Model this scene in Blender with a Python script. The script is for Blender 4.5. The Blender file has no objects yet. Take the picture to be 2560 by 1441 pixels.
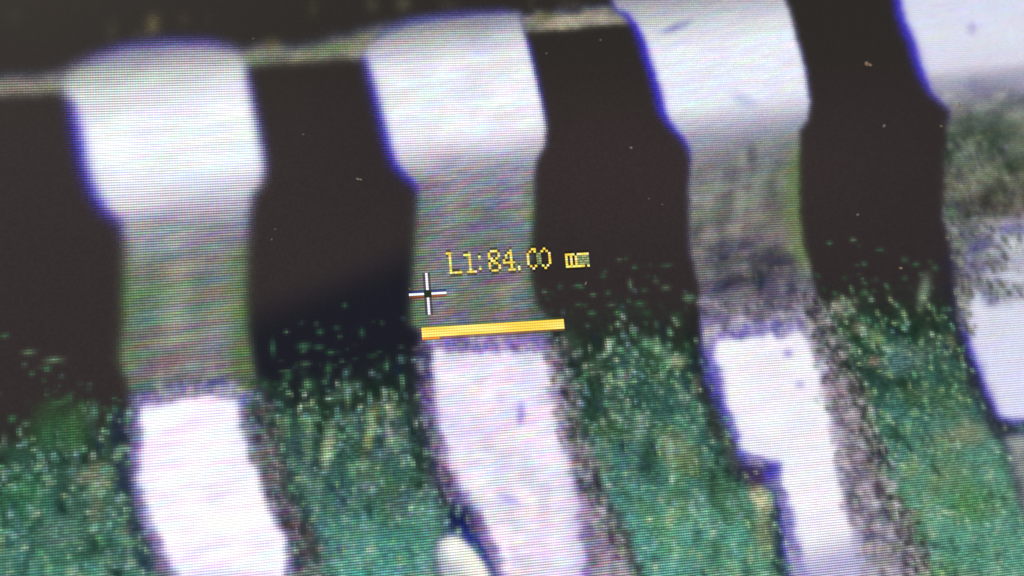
import bpy, math, random
import numpy as np
from mathutils import Matrix, Vector

# ------------------------------------------------------------------ camera, light, exposure
S = bpy.context.scene
P = 0.00027                      # pitch of one display pixel, metres
PW, PH, FOC = 2560.0, 1441.0, 2745.0
YAW, PITCH, ROLL, DIST = -0.178, 0.160, 0.0845, 432.5
ctr_row = 100.0                  # display row (downwards) at scene height Z0
Z0 = 0.25                        # height of that row above the desk

def rmat():
    a, b, c = YAW, PITCH, ROLL
    Rz = np.array([[math.cos(a), -math.sin(a), 0], [math.sin(a), math.cos(a), 0], [0, 0, 1]])
    Rx = np.array([[1, 0, 0], [0, math.cos(b), -math.sin(b)], [0, math.sin(b), math.cos(b)]])
    Ry = np.array([[math.cos(c), 0, math.sin(c)], [0, 1, 0], [-math.sin(c), 0, math.cos(c)]])
    return Rz @ Rx @ Ry
M = rmat()

cam_d = bpy.data.cameras.new('camera'); cam = bpy.data.objects.new('camera', cam_d)
S.collection.objects.link(cam); S.camera = cam
right, fwd, up = M[:, 0], M[:, 1], M[:, 2]
cam.matrix_world = Matrix(((right[0], up[0], -fwd[0], 0.0),
                           (right[1], up[1], -fwd[1], -DIST * P),
                           (right[2], up[2], -fwd[2], Z0),
                           (0, 0, 0, 1)))
cam_d.sensor_fit = 'HORIZONTAL'; cam_d.sensor_width = 36.0
cam_d.lens = 36.0 * FOC / PW
cam_d.clip_start = 0.002; cam_d.clip_end = 20.0
cam_d.dof.use_dof = True; cam_d.dof.focus_distance = 0.1165; cam_d.dof.aperture_fstop = 22.0

W = bpy.data.worlds.new("World"); S.world = W; W.use_nodes = True
bg = W.node_tree.nodes['Background']
bg.inputs[0].default_value = (0.80, 0.74, 0.72, 1); bg.inputs[1].default_value = 0.35
S.view_settings.view_transform = 'Standard'; S.view_settings.look = 'None'
S.view_settings.exposure = 0.0; S.view_settings.gamma = 1.0
try: S.view_settings.use_curve_mapping = False
except Exception: pass
S.render.film_transparent = False

ld = bpy.data.lights.new('room_lamp', 'AREA'); ld.energy = 1.1; ld.color = (1.0, 0.86, 0.72)
ld.shape = 'RECTANGLE'; ld.size = 0.25; ld.size_y = 0.12
lo = bpy.data.objects.new('room_lamp', ld); S.collection.objects.link(lo)
lo.location = (-0.25, -0.42, Z0 + 0.45)
lo.rotation_euler = (Vector((0.03, 0, Z0)) - Vector(lo.location)).to_track_quat('-Z', 'Y').to_euler()

# ------------------------------------------------------------------ screen plane <-> photograph
def to_photo(u, v):              # display pixel coords (u right, v down) -> photograph pixels
    X, Y, Z = u, DIST, -v
    qx = M[0, 0] * X + M[1, 0] * Y + M[2, 0] * Z
    qy = M[0, 1] * X + M[1, 1] * Y + M[2, 1] * Z
    qz = M[0, 2] * X + M[1, 2] * Y + M[2, 2] * Z
    return PW / 2 + FOC * qx / qy, PH / 2 - FOC * qz / qy
def to_screen(x, y):
    d = M @ np.array([(x - PW / 2) / FOC, 1.0, -(y - PH / 2) / FOC])
    t = DIST / d[1]
    return d[0] * t, -d[2] * t
def world(u, v, y=0.0):
    return (u * P, y, Z0 - v * P)

cs = [to_screen(*c) for c in ((0, 0), (PW, 0), (0, PH), (PW, PH))]
U0 = int(min(c[0] for c in cs)) - 34; U1 = int(max(c[0] for c in cs)) + 34
V0 = int(min(c[1] for c in cs)) - 26; V1 = int(max(c[1] for c in cs)) + 26
NU, NV = U1 - U0, V1 - V0
uu, vv = np.meshgrid(np.arange(NU) + U0 + 0.5, np.arange(NV) + V0 + 0.5)   # [NV, NU]
X, Y = to_photo(uu, vv)

# ------------------------------------------------------------------ noise and shape helpers
def hash2(i, j, seed):
    h = (i.astype(np.int64) * 374761393 + j.astype(np.int64) * 668265263 + seed * 1442695041) & 0xFFFFFFFF
    h = ((h ^ (h >> 13)) * 1274126177) & 0xFFFFFFFF
    h = ((h ^ (h >> 16)) * 2246822519) & 0xFFFFFFFF
    return ((h ^ (h >> 15)) & 0xFFFFFF) / float(0xFFFFFF)
def vn(x, y, seed):
    i, j = np.floor(x), np.floor(y); fx, fy = x - i, y - j
    fx = fx * fx * (3 - 2 * fx); fy = fy * fy * (3 - 2 * fy)
    a, b = hash2(i, j, seed), hash2(i + 1, j, seed); c, d = hash2(i, j + 1, seed), hash2(i + 1, j + 1, seed)
    return (a * (1 - fx) + b * fx) * (1 - fy) + (c * (1 - fx) + d * fx) * fy
def noise(sx, sy, seed, slant=0.0, slanty=0.0, octv=1):
    x = (X + slant * Y) / sx; y = (Y + slanty * X) / sy
    t, a, n = 0, 1.0, 0
    for k in range(octv):
        t = t + a * vn(x * 2 ** k + 17.3 * k, y * 2 ** k + 5.1 * k, seed + 31 * k); n += a; a *= 0.55
    return t / n
def ss(a, b, x):
    t = np.clip((x - a) / (b - a), 0, 1); return t * t * (3 - 2 * t)
def mix(a, b, t):
    t = t[..., None] if np.ndim(t) == 2 else t
    return a * (1 - t) + b * t
def C(*c): return np.array(c, float)
def ramp(y, stops):
    ys = [s[0] for s in stops]
    return np.stack([np.interp(y, ys, [s[1][k] for s in stops]) for k in range(3)], -1)
def sdf(pts, jit=0.0, seed=1, js=22):
    """signed distance (inside > 0) to a polygon and, at the nearest outline point, its interpolated extra values"""
    p = np.array(pts, float); n = len(p)
    x = X + (noise(js, js, seed, octv=2) - 0.5) * 2 * jit if jit else X
    y = Y + (noise(js, js, seed + 5, octv=2) - 0.5) * 2 * jit if jit else Y
    best = np.full(X.shape, 1e9); ext = [np.zeros(X.shape) for _ in range(p.shape[1] - 2)]
    ins = np.zeros(X.shape, bool)
    for k in range(n):
        a, b = p[k], p[(k + 1) % n]
        ex, ey = b[0] - a[0], b[1] - a[1]; L = ex * ex + ey * ey + 1e-9
        t = np.clip(((x - a[0]) * ex + (y - a[1]) * ey) / L, 0, 1)
        d = np.hypot(x - a[0] - t * ex, y - a[1] - t * ey)
        m = d < best; best = np.where(m, d, best)
        for q in range(len(ext)):
            ext[q] = np.where(m, a[2 + q] * (1 - t) + b[2 + q] * t, ext[q])
        if ey != 0:
            cr = ((a[1] > y) != (b[1] > y)) & (x < ex * (y - a[1]) / ey + a[0]); ins ^= cr
    return [np.where(ins, best, -best)] + ext
def blob(cx, cy, rx, ry, ang=0.0, soft=0.5):
    c, s = math.cos(ang), math.sin(ang)
    a = ((X - cx) * c + (Y - cy) * s) / rx; b = (-(X - cx) * s + (Y - cy) * c) / ry
    r = np.hypot(a, b)
    return 1 - ss(1 - soft, 1 + soft, r)

# ------------------------------------------------------------------ what the display shows (8-bit display values)
BLUE, GREEN = C(56, 46, 188), C(52, 78, 38)
img = np.zeros(X.shape + (3,)) + C(50, 42, 43)
img += (noise(500, 400, 3)[..., None] - 0.5) * C(7, 5, 3)
img = mix(img, C(44, 39, 36), 1 - ss(60, 420, Y))
owner = np.zeros(X.shape, int)      # 0 board/dark ground, then one number for each thing shown

# dark corner low in the gap between the first two leads
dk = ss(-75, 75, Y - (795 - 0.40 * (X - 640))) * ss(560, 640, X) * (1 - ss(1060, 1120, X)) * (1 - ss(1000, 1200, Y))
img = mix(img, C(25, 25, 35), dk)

# green board, fading in from specks
ya = np.interp(X, [-200, 300, 640, 1000, 1400, 1720, 2030, 2380], [880, 870, 830, 750, 620, 640, 590, 600])
yb = np.interp(X, [-200, 0, 150, 290, 640, 820, 1000, 1380, 1560, 1720, 2050, 2380], [1270, 1230, 1110, 1160, 1080, 1060, 1020, 960, 900, 910, 860, 830])
t = np.clip((Y - ya) / (yb - ya), -0.2, 1.6)
deep = np.clip((Y - yb) / 400, 0, 1)
n1 = noise(15, 15, 11, slant=-0.1, octv=2); n2 = noise(38, 60, 12, slant=-0.25, octv=2)
n3 = noise(19, 34, 13, slant=-0.22, octv=2); n4 = noise(150, 170, 14, octv=2)
thr = 0.93 - 0.50 * np.clip(t, 0, 1.3)
pres = ss(thr - 0.05, thr + 0.17, 0.62 * n1 + 0.38 * n2) * ss(-0.02, 0.08, t)
g_dark, g_mid, g_teal, g_hi = C(38, 66, 54), C(66, 110, 86), C(80, 142, 132), C(176, 192, 176)
gcol = mix(g_dark, g_mid, ss(0.25, 0.72, n3))
gcol = mix(gcol, g_teal, ss(0.36, 0.66, n4 * 0.55 + n2 * 0.45 + 0.14 * deep) * (0.5 + 0.5 * deep))
gcol = mix(gcol, C(78, 118, 72), ss(0.55, 0.8, noise(60, 90, 15, slant=-0.3, octv=2)) * 0.6)
gcol = mix(gcol, g_hi, ss(0.50, 0.95, noise(24, 40, 16, slant=-0.2, octv=3)) * 0.75)
gcol = mix(gcol, C(96, 128, 150), ss(.5, .8, noise(26, 44, 17, slant=-.2, octv=2)) * ss(640, 700, X) * (1 - ss(1500, 1750, X)) * .55)
gcol = mix(gcol, C(84, 156, 140), (blob(60, 1330, 260, 150, 0, 1.0) + blob(1780, 1420, 200, 90, 0, 1.0) + blob(930, 1420, 160, 90, 0, 1.0)) * .42)
gcol = gcol * (0.60 + 0.44 * deep)[..., None]
gcol = mix(gcol, C(95, 130, 85), (ss(0.5, 1.0, deep) * ss(1300, 2200, X) * 0.28))
spark = C(44, 78, 50)
base = mix(img, C(26, 46, 32), ss(0.35, 1.0, t) * 0.75)
base = mix(base, spark, pres * (1 - ss(0.8, 1.3, t)) * 0.85)
img = mix(base, gcol, ss(0.62, 1.12, t + (n2 - 0.5) * 0.5))
# pale streak patches on the board where they can be told apart
for (cx, cy, rx, ry, a, c, k) in [
        (820, 1115, 14, 60, 0.15, (215, 225, 190), .7), (925, 1080, 10, 70, 0.2, (220, 205, 120), .7), (975, 1060, 12, 55, 0.1, (225, 225, 200), .7),
        (860, 980, 40, 14, -.5, (120, 165, 120), .6), (770, 1120, 10, 90, 0.1, (150, 175, 150), .5), (700, 1110, 12, 60, .2, (190, 190, 160), .4),
        (1410, 895, 10, 18, 0, (190, 200, 170), .7), (1690, 905, 22, 14, 0, (190, 180, 140), .8), (1640, 870, 45, 12, .6, (130, 180, 150), .7),
        (1738, 965, 10, 25, .2, (190, 175, 140), .7), (1560, 940, 12, 14, 0, (190, 160, 150), .6), (1600, 1070, 14, 40, .3, (160, 190, 180), .6),
        (1700, 1130, 40, 50, -.5, (170, 175, 120), .5), (1900, 1240, 20, 45, -.3, (235, 225, 180), .95), (1915, 1330, 28, 60, 0, (170, 165, 130), .6),
        (1675, 1300, 12, 20, 0, (205, 200, 150), .6), (2105, 770, 26, 22, 0, (165, 160, 140), .8), (2150, 820, 18, 16, 0, (170, 160, 140), .7),
        (2190, 845, 18, 14, .5, (180, 180, 110), .8), (2185, 903, 16, 12, 0, (190, 160, 140), .8), (2300, 900, 12, 30, .2, (140, 160, 140), .6),
        (2245, 900, 30, 40, .5, (110, 150, 160), .6), (2310, 730, 12, 40, .2, (150, 180, 150), .8), (2160, 990, 20, 16, 0, (170, 165, 120), .6),
        (2400, 1090, 90, 30, -.2, (150, 150, 120), .6), (2370, 1190, 60, 40, -.3, (130, 145, 100), .5), (2420, 1260, 50, 45, .2, (70, 130, 60), .5),
        (2380, 850, 14, 22, 0, (160, 170, 110), .7), (2150, 1065, 22, 14, -.3, (150, 145, 90), .6), (1420, 700, 8, 5, 0, (90, 130, 90), .0),
        (2285, 1170, 16, 26, .3, (160, 170, 120), .6), (2300, 1290, 20, 16, .3, (150, 160, 110), .5), (240, 1185, 50, 25, -.2, (165, 160, 130), .7),
        (240, 1270, 16, 50, .1, (155, 140, 115), .5), (130, 1070, 50, 60, .3, (66, 130, 66), .4), (235, 1030, 10, 22, .1, (110, 190, 150), .6),
        (190, 1080, 26, 60, .1, (84, 150, 84), .45), (150, 1330, 60, 35, 0, (125, 160, 140), .5), (60, 1250, 60, 60, 0, (55, 130, 85), .5),
        (320, 1330, 12, 30, .1, (160, 150, 110), .6)]:
    img = mix(img, C(*c) * 0.88, blob(cx, cy, rx, ry, a, 0.7) * k)
# pale moulding line of the chip body across the top
bx = [-200, 0, 140, 330, 620, 760, 900, 1020, 1330, 1560, 1700, 2000]
bt = [185, 186, 176, 120, 112, 106, 72, 40, 28, 4, -20, -60]
bb = [262, 240, 232, 215, 166, 154, 146, 140, 82, 60, 60, 60]
j = (noise(24, 24, 21, octv=2) - 0.5) * 22
btop, bbot = np.interp(X, bx, bt) + j, np.interp(X, bx, bb) - j * 0.4
band = ss(-12, 16, Y - btop) * (1 - ss(-9, 8, Y - bbot)) * (1 - ss(1640, 1760, X))
bcol = C(140, 138, 122) + (noise(34, 24, 22, octv=3)[..., None] - 0.5) * C(110, 100, 80)
bcol = mix(bcol, C(92, 128, 62), ss(0.45, 0.8, noise(70, 24, 23)) * ss(560, 700, X) * (1 - ss(880, 950, X)) * 0.7)
bcol = mix(C(58, 62, 88), bcol, ss(0, 28, Y - btop))
img = mix(img, bcol, band)
owner[(band > 0.35)] = 2
for (cx, cy, rx, ry, k, c) in [(382, 62, 11, 24, .9, (120, 112, 74)), (280, 78, 8, 26, .45, (88, 84, 62)), (460, 50, 7, 14, .5, (96, 84, 62)), (350, 90, 20, 12, .35, (80, 76, 56)),
                               (36, 40, 9, 16, .3, (76, 80, 78)), (782, 20, 8, 20, .5, (70, 86, 58)), (930, 12, 14, 18, .5, (80, 84, 66)), (1008, 10, 16, 18, .6, (92, 90, 70)),
                               (1120, 12, 24, 10, .35, (74, 72, 62)), (1328, 8, 8, 12, .4, (72, 70, 56)), (520, 46, 7, 16, .3, (66, 68, 62)), (1430, 14, 30, 12, .4, (80, 76, 68)),
                               (680, 115, 16, 16, .5, (140, 128, 60)), (1360, 42, 26, 14, .5, (125, 120, 60))]:
    img = mix(img, C(*c), blob(cx, cy, rx, ry, 0.1, 0.8) * k)

# chroma shimmer of the panel rows, one field for each colour channel
def shimmer(seed, sx=95, sy=13, slanty=0.16):
    a = np.stack([noise(sx, sy, seed + q, slanty=slanty, octv=2) for q in range(3)], -1) - 0.5
    b = np.stack([vn((uu) / 8.0, (vv + 0.2 * uu) / 1.1, seed + 60 + q) for q in range(3)], -1) - 0.5
    return a * 1.25 + b * 0.55
SHl = shimmer(40, 90, 16, .22) * .62          # broad rainbow bands, left
SHm = shimmer(240, 34, 9, .30) * .55         # tight weave, middle
SH = mix(SHl, SHm, ss(700, 900, X)) * 0.0
SHF = mix(SHl, SHm, ss(700, 900, X))
grain = (hash2(uu, vv, 77) - 0.5)

SHA = np.zeros(X.shape + (3,))
def paint(pts, fill, oid, w=7.0, jit=0.0, seed=1, js=22, edge=None, cover=1.0, bs=1.0, sh=None):
    """pts: (x, y, fringe width, blue amount); sh: strength of the colour shimmer on this piece"""
    global img, SHA
    d, fw, b = sdf(pts, jit, seed, js)
    b = b * bs; fw = fw * 0.8
    ec = mix(fill * 0.62 if edge is None else edge, BLUE, np.clip(b, 0, 1))
    ww = w + 0.22 * fw
    if sh is not None:
        SHA = mix(SHA, np.broadcast_to(sh, X.shape + (3,)) if np.ndim(sh) != 3 else sh, ss(-2, 14, d))
    a = ss(-ww, ww, d + 0.35 * fw * np.clip(b, 0, 1))
    f = ss(0.15, 1.15, d / np.maximum(fw, 1))
    lil = mix(ec, C(176, 168, 236), ss(0.15, 0.75, d / np.maximum(fw, 1)) * np.clip(b, 0, 1) * 0.9)
    col = mix(lil, fill, f)
    img = mix(img, col, a * cover)
    if oid: owner[d > 0] = oid
    return d

# ---- first lead ---------------------------------------------------------------
yl = Y + 0.16 * (X - 430)
upA = [(140, 200, 26, 0), (172, 166, 26, .2), (232, 136, 28, .4), (306, 114, 30, .6), (416, 100, 30, .6), (527, 102, 30, .6), (590, 118, 26, .3), (616, 150, 8, .2),
       (620, 190, 10, 1), (640, 280, 11, 1), (660, 380, 10, .9), (664, 425, 6, .8), (656, 462, 7, .2), (634, 488, 8, .4), (626, 545, 12, .2), (623, 640, 14, 0), (620, 740, 14, 0),
       (624, 825, 12, 0), (636, 900, 10, .1), (645, 960, 8, .1), (640, 1010, 8, 0), (330, 1020, 16, 0), (310, 950, 18, .0), (290, 900, 22, 0), (300, 830, 20, 0), (302, 700, 18, 0),
       (306, 620, 16, .1), (300, 560, 22, .8), (258, 528, 30, 1), (228, 480, 34, 1), (206, 420, 34, 1), (190, 340, 38, 1), (174, 262, 30, .9), (156, 236, 16, .3)]
A = ramp(yl, [(60, (84, 82, 110)), (120, (140, 140, 150)), (160, (176, 177, 180)), (195, (208, 214, 212)), (245, (222, 222, 232)), (300, (238, 242, 246)), (430, (236, 240, 244)),
              (490, (206, 206, 218)), (540, (168, 166, 182)), (590, (150, 148, 160)), (640, (132, 137, 138)), (720, (118, 130, 118)), (860, (126, 128, 124)), (960, (122, 120, 128)), (1010, (140, 130, 170))])
A += (noise(80, 26, 50, slanty=.18, octv=2)[..., None] - .5) * 26
hl = ss(180, 330, yl) * (1 - ss(430, 560, yl)) * ss(190, 330, X)
A = mix(A, C(240, 244, 248), hl * .35)
neck = ss(560, 680, Y)
A += ((noise(60, 260, 51, slant=.05, octv=2) - .5) * neck)[..., None] * C(44, 34, 40) - ((noise(22, 90, 151, octv=2) - .5) * neck * ss(800, 900, Y))[..., None] * C(60, 50, 40)
shA = (17 + 34 * ss(480, 600, Y))[..., None] * C(1, 1, 1)
A = mix(A, C(88, 122, 66), neck * (ss(540, 615, X) + (1 - ss(300, 365, X))) * (.35 + .6 * noise(60, 90, 152)))
paint(upA, A, 3, seed=52, w=12, sh=shA)
footdirtA = [(318, 1010, 14, .2), (326, 985, 14, .2), (600, 940, 14, .2), (650, 960, 12, .2), (668, 1080, 14, .1), (690, 1180, 14, 0), (716, 1260, 14, 0), (752, 1300, 16, .1), (778, 1460, 16, .2),
             (790, 1560, 16, .2), (420, 1560, 20, .4), (396, 1441, 20, .4), (350, 1310, 22, .3), (318, 1200, 22, .3), (314, 1100, 20, .2)]
DA = C(104, 98, 108) + (noise(30, 44, 53, octv=3)[..., None] - .5) * C(190, 160, 170)
DA = mix(DA, C(52, 70, 52), ss(.5, .8, noise(26, 30, 153, octv=2)) * ss(560, 640, X) * .7)
DA = mix(DA, C(88, 94, 134), (1 - ss(340, 400, X)) * .7)
DA = mix(DA, C(34, 28, 92), blob(648, 1045, 20, 30, .2, .8) * .8 + blob(690, 1160, 12, 22, 0, .8) * .5)
DA += SH * 50
paint(footdirtA, DA, 4, jit=14, seed=54, w=16, bs=.5, sh=C(50, 46, 50))
footA = [(338, 1060, 22, .7), (346, 1010, 20, .8), (430, 988, 20, .9), (475, 976, 22, 1), (545, 985, 18, 1), (598, 990, 12, .4), (616, 1060, 18, .2), (632, 1125, 18, .2), (654, 1200, 18, .3),
         (676, 1262, 18, .4), (706, 1305, 16, .5), (722, 1345, 16, .6), (728, 1400, 18, .6), (722, 1441, 20, .4), (730, 1560, 20, .4), (455, 1560, 30, .5), (428, 1441, 30, .6), (386, 1370, 30, .7), (354, 1290, 26, .6),
         (338, 1240, 22, .8), (336, 1150, 20, .8)]
WA = C(247, 242, 252) + SH * 26 + (noise(60, 50, 55)[..., None] - .5) * C(14, 14, 6)
WA = mix(WA, C(176, 166, 232), blob(560, 1441, 120, 14, 0, .9) * .3)
paint(footA, WA, 4, jit=15, js=30, seed=56, w=22, edge=C(176, 160, 196), bs=.42, sh=C(26, 26, 20))

# ---- second lead --------------------------------------------------------------
yl = Y + 0.14 * (X - 1150)
upB = [(908, 112, 22, 0), (960, 74, 26, .3), (1026, 48, 28, .5), (1150, 32, 28, .5), (1260, 24, 26, .4), (1300, 30, 12, .2), (1312, 80, 8, .4), (1322, 110, 9, .9), (1342, 190, 9, .9), (1360, 270, 8, .8),
       (1367, 320, 5, .5), (1364, 365, 6, .2), (1344, 402, 7, .1), (1338, 443, 8, .1), (1341, 527, 12, .0), (1335, 610, 14, 0), (1333, 693, 14, 0), (1347, 760, 12, 0), (1385, 800, 16, 0),
       (1380, 850, 8, 0), (1060, 860, 8, .3), (1046, 830, 10, .2), (1020, 812, 18, 0), (1023, 755, 16, 0), (1026, 693, 16, 0), (1031, 610, 14, 0), (1040, 499, 14, .2),
       (1040, 468, 22, .9), (1010, 440, 26, 1), (984, 412, 26, 1), (968, 370, 28, 1), (950, 300, 28, 1), (932, 230, 26, 1), (910, 152, 22, .8), (902, 144, 10, .2)]
B = ramp(yl, [(0, (90, 90, 104)), (40, (128, 130, 134)), (80, (170, 170, 178)), (112, (202, 202, 212)), (150, (228, 230, 236)), (330, (236, 238, 244)), (375, (212, 208, 222)), (410, (172, 166, 186)),
              (450, (142, 138, 152)), (520, (128, 128, 134)), (640, (118, 120, 124)), (790, (112, 112, 112)), (850, (120, 114, 142))])
B += (noise(70, 40, 60, slanty=.15, octv=2)[..., None] - .5) * 20
neck = ss(400, 520, Y)
shB = (20 + 56 * ss(370, 450, Y))[..., None] * C(1, .85, 1)
B = mix(B, C(70, 98, 66), neck * (.7 * ss(1290, 1342, X) + .7 * (1 - ss(1035, 1105, X))) * (.5 + .6 * noise(50, 60, 162)))
B += ((noise(50, 200, 164, octv=2) - .5) * neck)[..., None] * C(34, 30, 34)
paint(upB, B, 5, seed=61, w=10, sh=shB)
footdirtB = [(1050, 850, 10, .4), (1070, 842, 8, .3), (1360, 830, 10, .2), (1400, 868, 12, .1), (1418, 960, 14, .2), (1430, 1060, 14, .2), (1448, 1110, 14, .1), (1478, 1190, 16, .1), (1520, 1295, 16, .1),
             (1560, 1375, 18, .1), (1590, 1450, 18, .1), (1640, 1560, 18, .1), (1275, 1560, 18, .8), (1242, 1441, 18, .8), (1205, 1385, 18, .9), (1180, 1340, 20, 1), (1150, 1282, 24, .9), (1110, 1235, 18, .5), (1082, 1150, 16, .3),
             (1064, 1050, 16, .4), (1048, 960, 18, .4)]
DB = C(150, 134, 152) + (noise(30, 44, 63, octv=3)[..., None] - .5) * C(170, 160, 160)
DB = mix(DB, C(52, 66, 56), ss(.55, .8, noise(26, 30, 163, octv=2)) * ss(1380, 1440, X) * .6)
DB = mix(DB, C(150, 144, 200), ss(1380, 1480, X - .25 * (Y - 1441)) * .3)
DB = mix(DB, C(70, 62, 150), (blob(1060, 1010, 18, 60, -.1, .8) + blob(1340, 865, 50, 16, 0, .8)) * .6)
DB += SH * 52
paint(footdirtB, DB, 6, jit=14, seed=64, w=16, bs=.5, sh=C(62, 54, 62))
footB = [(1070, 890, 14, .5), (1085, 868, 14, .7), (1180, 862, 14, .8), (1260, 862, 14, .8), (1340, 868, 16, .5), (1378, 900, 16, .3), (1388, 960, 16, .3), (1400, 1040, 16, .3), (1410, 1075, 16, .2), (1430, 1150, 16, .2),
         (1448, 1225, 16, .2), (1456, 1290, 16, .3), (1470, 1441, 18, .3), (1480, 1560, 18, .3), (1300, 1560, 20, .7), (1256, 1441, 22, .8), (1208, 1340, 22, .8), (1180, 1275, 24, .9), (1135, 1215, 22, .7),
         (1106, 1140, 18, .7), (1088, 1050, 18, .8), (1072, 970, 18, .7)]
WB = C(236, 229, 243) + SH * 46 + (noise(60, 50, 65, octv=2)[..., None] - .5) * C(30, 30, 14)
WB = mix(WB, C(184, 166, 206), ss(1370, 1460, X - .12 * (Y - 1100)) * .6 + .25 * ss(.55, .8, noise(40, 50, 165, octv=2)))
WB = mix(WB, C(120, 112, 210), blob(1302, 1035, 9, 26, .1, .8) * .7 + blob(1275, 1250, 22, 8, .4, .8) * .4)
paint(footB, WB, 6, jit=15, js=28, seed=66, w=21, edge=C(176, 158, 196), bs=.42, sh=C(46, 46, 40))

# ---- third lead ---------------------------------------------------------------
yl = Y + 0.13 * (X - 1830)
upC = [(1500, -60, 14, .3), (1540, 30, 16, .5), (1566, 40, 22, .8), (1585, 66, 26, 1), (1605, 115, 28, 1), (1621, 167, 30, 1), (1638, 222, 32, 1), (1652, 278, 32, 1), (1669, 311, 24, .9), (1696, 339, 22, .8), (1718, 372, 18, .7),
       (1723, 400, 14, .4), (1719, 480, 12, .2), (1719, 582, 12, .1), (1724, 640, 12, .2), (1738, 693, 10, .1), (1748, 740, 10, 0), (1749, 811, 10, .4), (1752, 840, 12, .5), (2040, 830, 10, .1), (2052, 770, 10, 0), (2038, 705, 8, 0), (2026, 652, 12, 0), (2010, 596, 14, 0),
       (2004, 527, 14, 0), (2002, 388, 12, 0), (2003, 330, 8, 0), (2024, 294, 6, .1), (2028, 255, 8, .3), (2014, 167, 9, .5), (1998, 111, 8, .4), (1984, 56, 8, .2), (1966, 0, 8, .2), (1950, -60, 8, .2)]
CC = ramp(yl, [(-40, (150, 150, 160)), (15, (186, 188, 198)), (55, (214, 216, 224)), (110, (232, 235, 242)), (255, (230, 233, 242)), (300, (190, 190, 206)), (340, (150, 150, 168)), (375, (132, 132, 142)),
               (430, (126, 128, 126)), (520, (122, 125, 116)), (600, (124, 120, 118)), (650, (110, 108, 106)), (700, (104, 100, 104)), (760, (122, 118, 128)), (800, (150, 148, 180)), (830, (190, 188, 224))])
cn = noise(60, 34, 70, slanty=.3, octv=3)
CC -= ((1 - ss(.25, .6, cn)) * (.25 * ss(330, 420, Y) + .75 * ss(520, 640, Y)))[..., None] * C(40, 38, 22)
CC += ((noise(30, 26, 71, octv=2) - .5) * ss(300, 420, Y))[..., None] * C(40, 36, 38)
CC += ((noise(26, 150, 171, slant=.1, octv=2) - .5) * ss(320, 420, Y))[..., None] * C(44, 44, 40)
CC = mix(CC, C(104, 124, 76), ss(1935, 1995, X - .25 * np.clip(Y - 560, 0, 300)) * ss(300, 420, Y) * (1 - ss(640, 720, Y)) * .8)
CC = mix(CC, C(84, 78, 180), blob(1690, 68, 34, 8, -.35, .9) * .55 + blob(1860, 250, 30, 14, .4, .9) * .22)
for (cx, cy, rx, ry, a, k) in [(1880, 385, 10, 24, 0, .45), (1850, 430, 60, 16, -.3, .25), (1815, 520, 26, 22, 0, .25), (1850, 615, 26, 14, -.3, .7), (1935, 660, 36, 18, -.3, .8), (1850, 690, 30, 12, -.2, .6),
                               (1975, 715, 12, 50, .1, .5), (1900, 770, 50, 16, -.1, .45), (1990, 745, 12, 30, -.3, 1.0), (2040, 750, 16, 16, 0, 1.0), (1765, 760, 8, 30, 0, .9), (2030, 785, 14, 20, 0, .8)]:
    CC = mix(CC, C(56, 50, 74), blob(cx, cy, rx, ry, a, .8) * k)
CC += SH * 28
paint(upC, CC, 7, seed=72, jit=3, w=8, sh=C(26, 24, 24))
footdirtC = [(1752, 815, 12, .4), (1790, 800, 10, .2), (2040, 770, 10, 0), (2062, 800, 10, 0), (2078, 853, 10, 0), (2095, 894, 10, .1), (2120, 965, 12, .1), (2155, 1047, 12, 0), (2166, 1090, 12, 0), (2194, 1150, 12, 0), (2212, 1215, 12, 0),
             (2240, 1275, 14, 0), (2266, 1330, 14, 0), (2292, 1405, 14, 0), (2325, 1560, 14, 0), (2000, 1560, 16, .9), (1972, 1441, 20, .9), (1962, 1380, 20, 1), (1950, 1300, 24, 1), (1935, 1235, 20, .8), (1900, 1200, 18, .6), (1850, 1150, 18, .9),
             (1815, 1060, 26, 1), (1782, 980, 30, 1), (1758, 900, 28, 1)]
DC = C(142, 140, 152) + (noise(26, 34, 73, octv=3)[..., None] - .5) * C(210, 206, 190)
DC = mix(DC, C(66, 78, 58), ss(.5, .75, noise(24, 30, 173, octv=2)) * ss(0, 60, X - np.interp(Y, [800, 1100, 1441], [2040, 2120, 2230])) * .7)
DC = mix(DC, C(176, 172, 196), ss(1250, 1420, Y) * .5)
for (cx, cy, rx, ry, a, k) in [(2110, 975, 20, 22, .5, .7), (2110, 1120, 14, 20, 0, .6), (2145, 1180, 12, 22, .2, .6), (2165, 1150, 10, 14, 0, .6), (2190, 1340, 26, 16, .3, .5), (2115, 1420, 22, 22, 0, .7), (2080, 880, 14, 14, 0, .6), (2245, 1390, 14, 14, 0, .5)]:
    DC = mix(DC, C(70, 60, 96), blob(cx, cy, rx, ry, a, .8) * k)
DC += SH * 26
paint(footdirtC, DC, 8, jit=14, seed=74, w=13, bs=.8, sh=C(24, 22, 24))
footC = [(1772, 870, 26, .9), (1782, 848, 20, .8), (1830, 842, 18, .7), (1905, 822, 18, .7), (1935, 832, 14, .9), (2005, 815, 16, .5), (2024, 850, 14, .2), (2050, 920, 12, .2), (2072, 980, 12, .2), (2088, 1061, 14, .2), (2100, 1130, 16, .2),
         (2108, 1208, 16, .2), (2126, 1290, 16, .2), (2150, 1345, 24, .2), (2160, 1400, 30, .2), (2170, 1441, 34, .1), (2190, 1560, 24, .1), (2030, 1560, 30, .5), (1996, 1400, 34, .6), (1970, 1290, 28, .8), (1950, 1225, 18, .9), (1940, 1160, 18, 1), (1878, 1150, 20, .9), (1850, 1130, 26, 1),
         (1826, 1060, 28, 1), (1818, 1040, 22, 1), (1797, 985, 32, 1), (1778, 930, 34, 1)]
WC = C(238, 236, 242) + SH * 16 + (noise(80, 70, 75)[..., None] - .5) * C(8, 8, 4)
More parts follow.
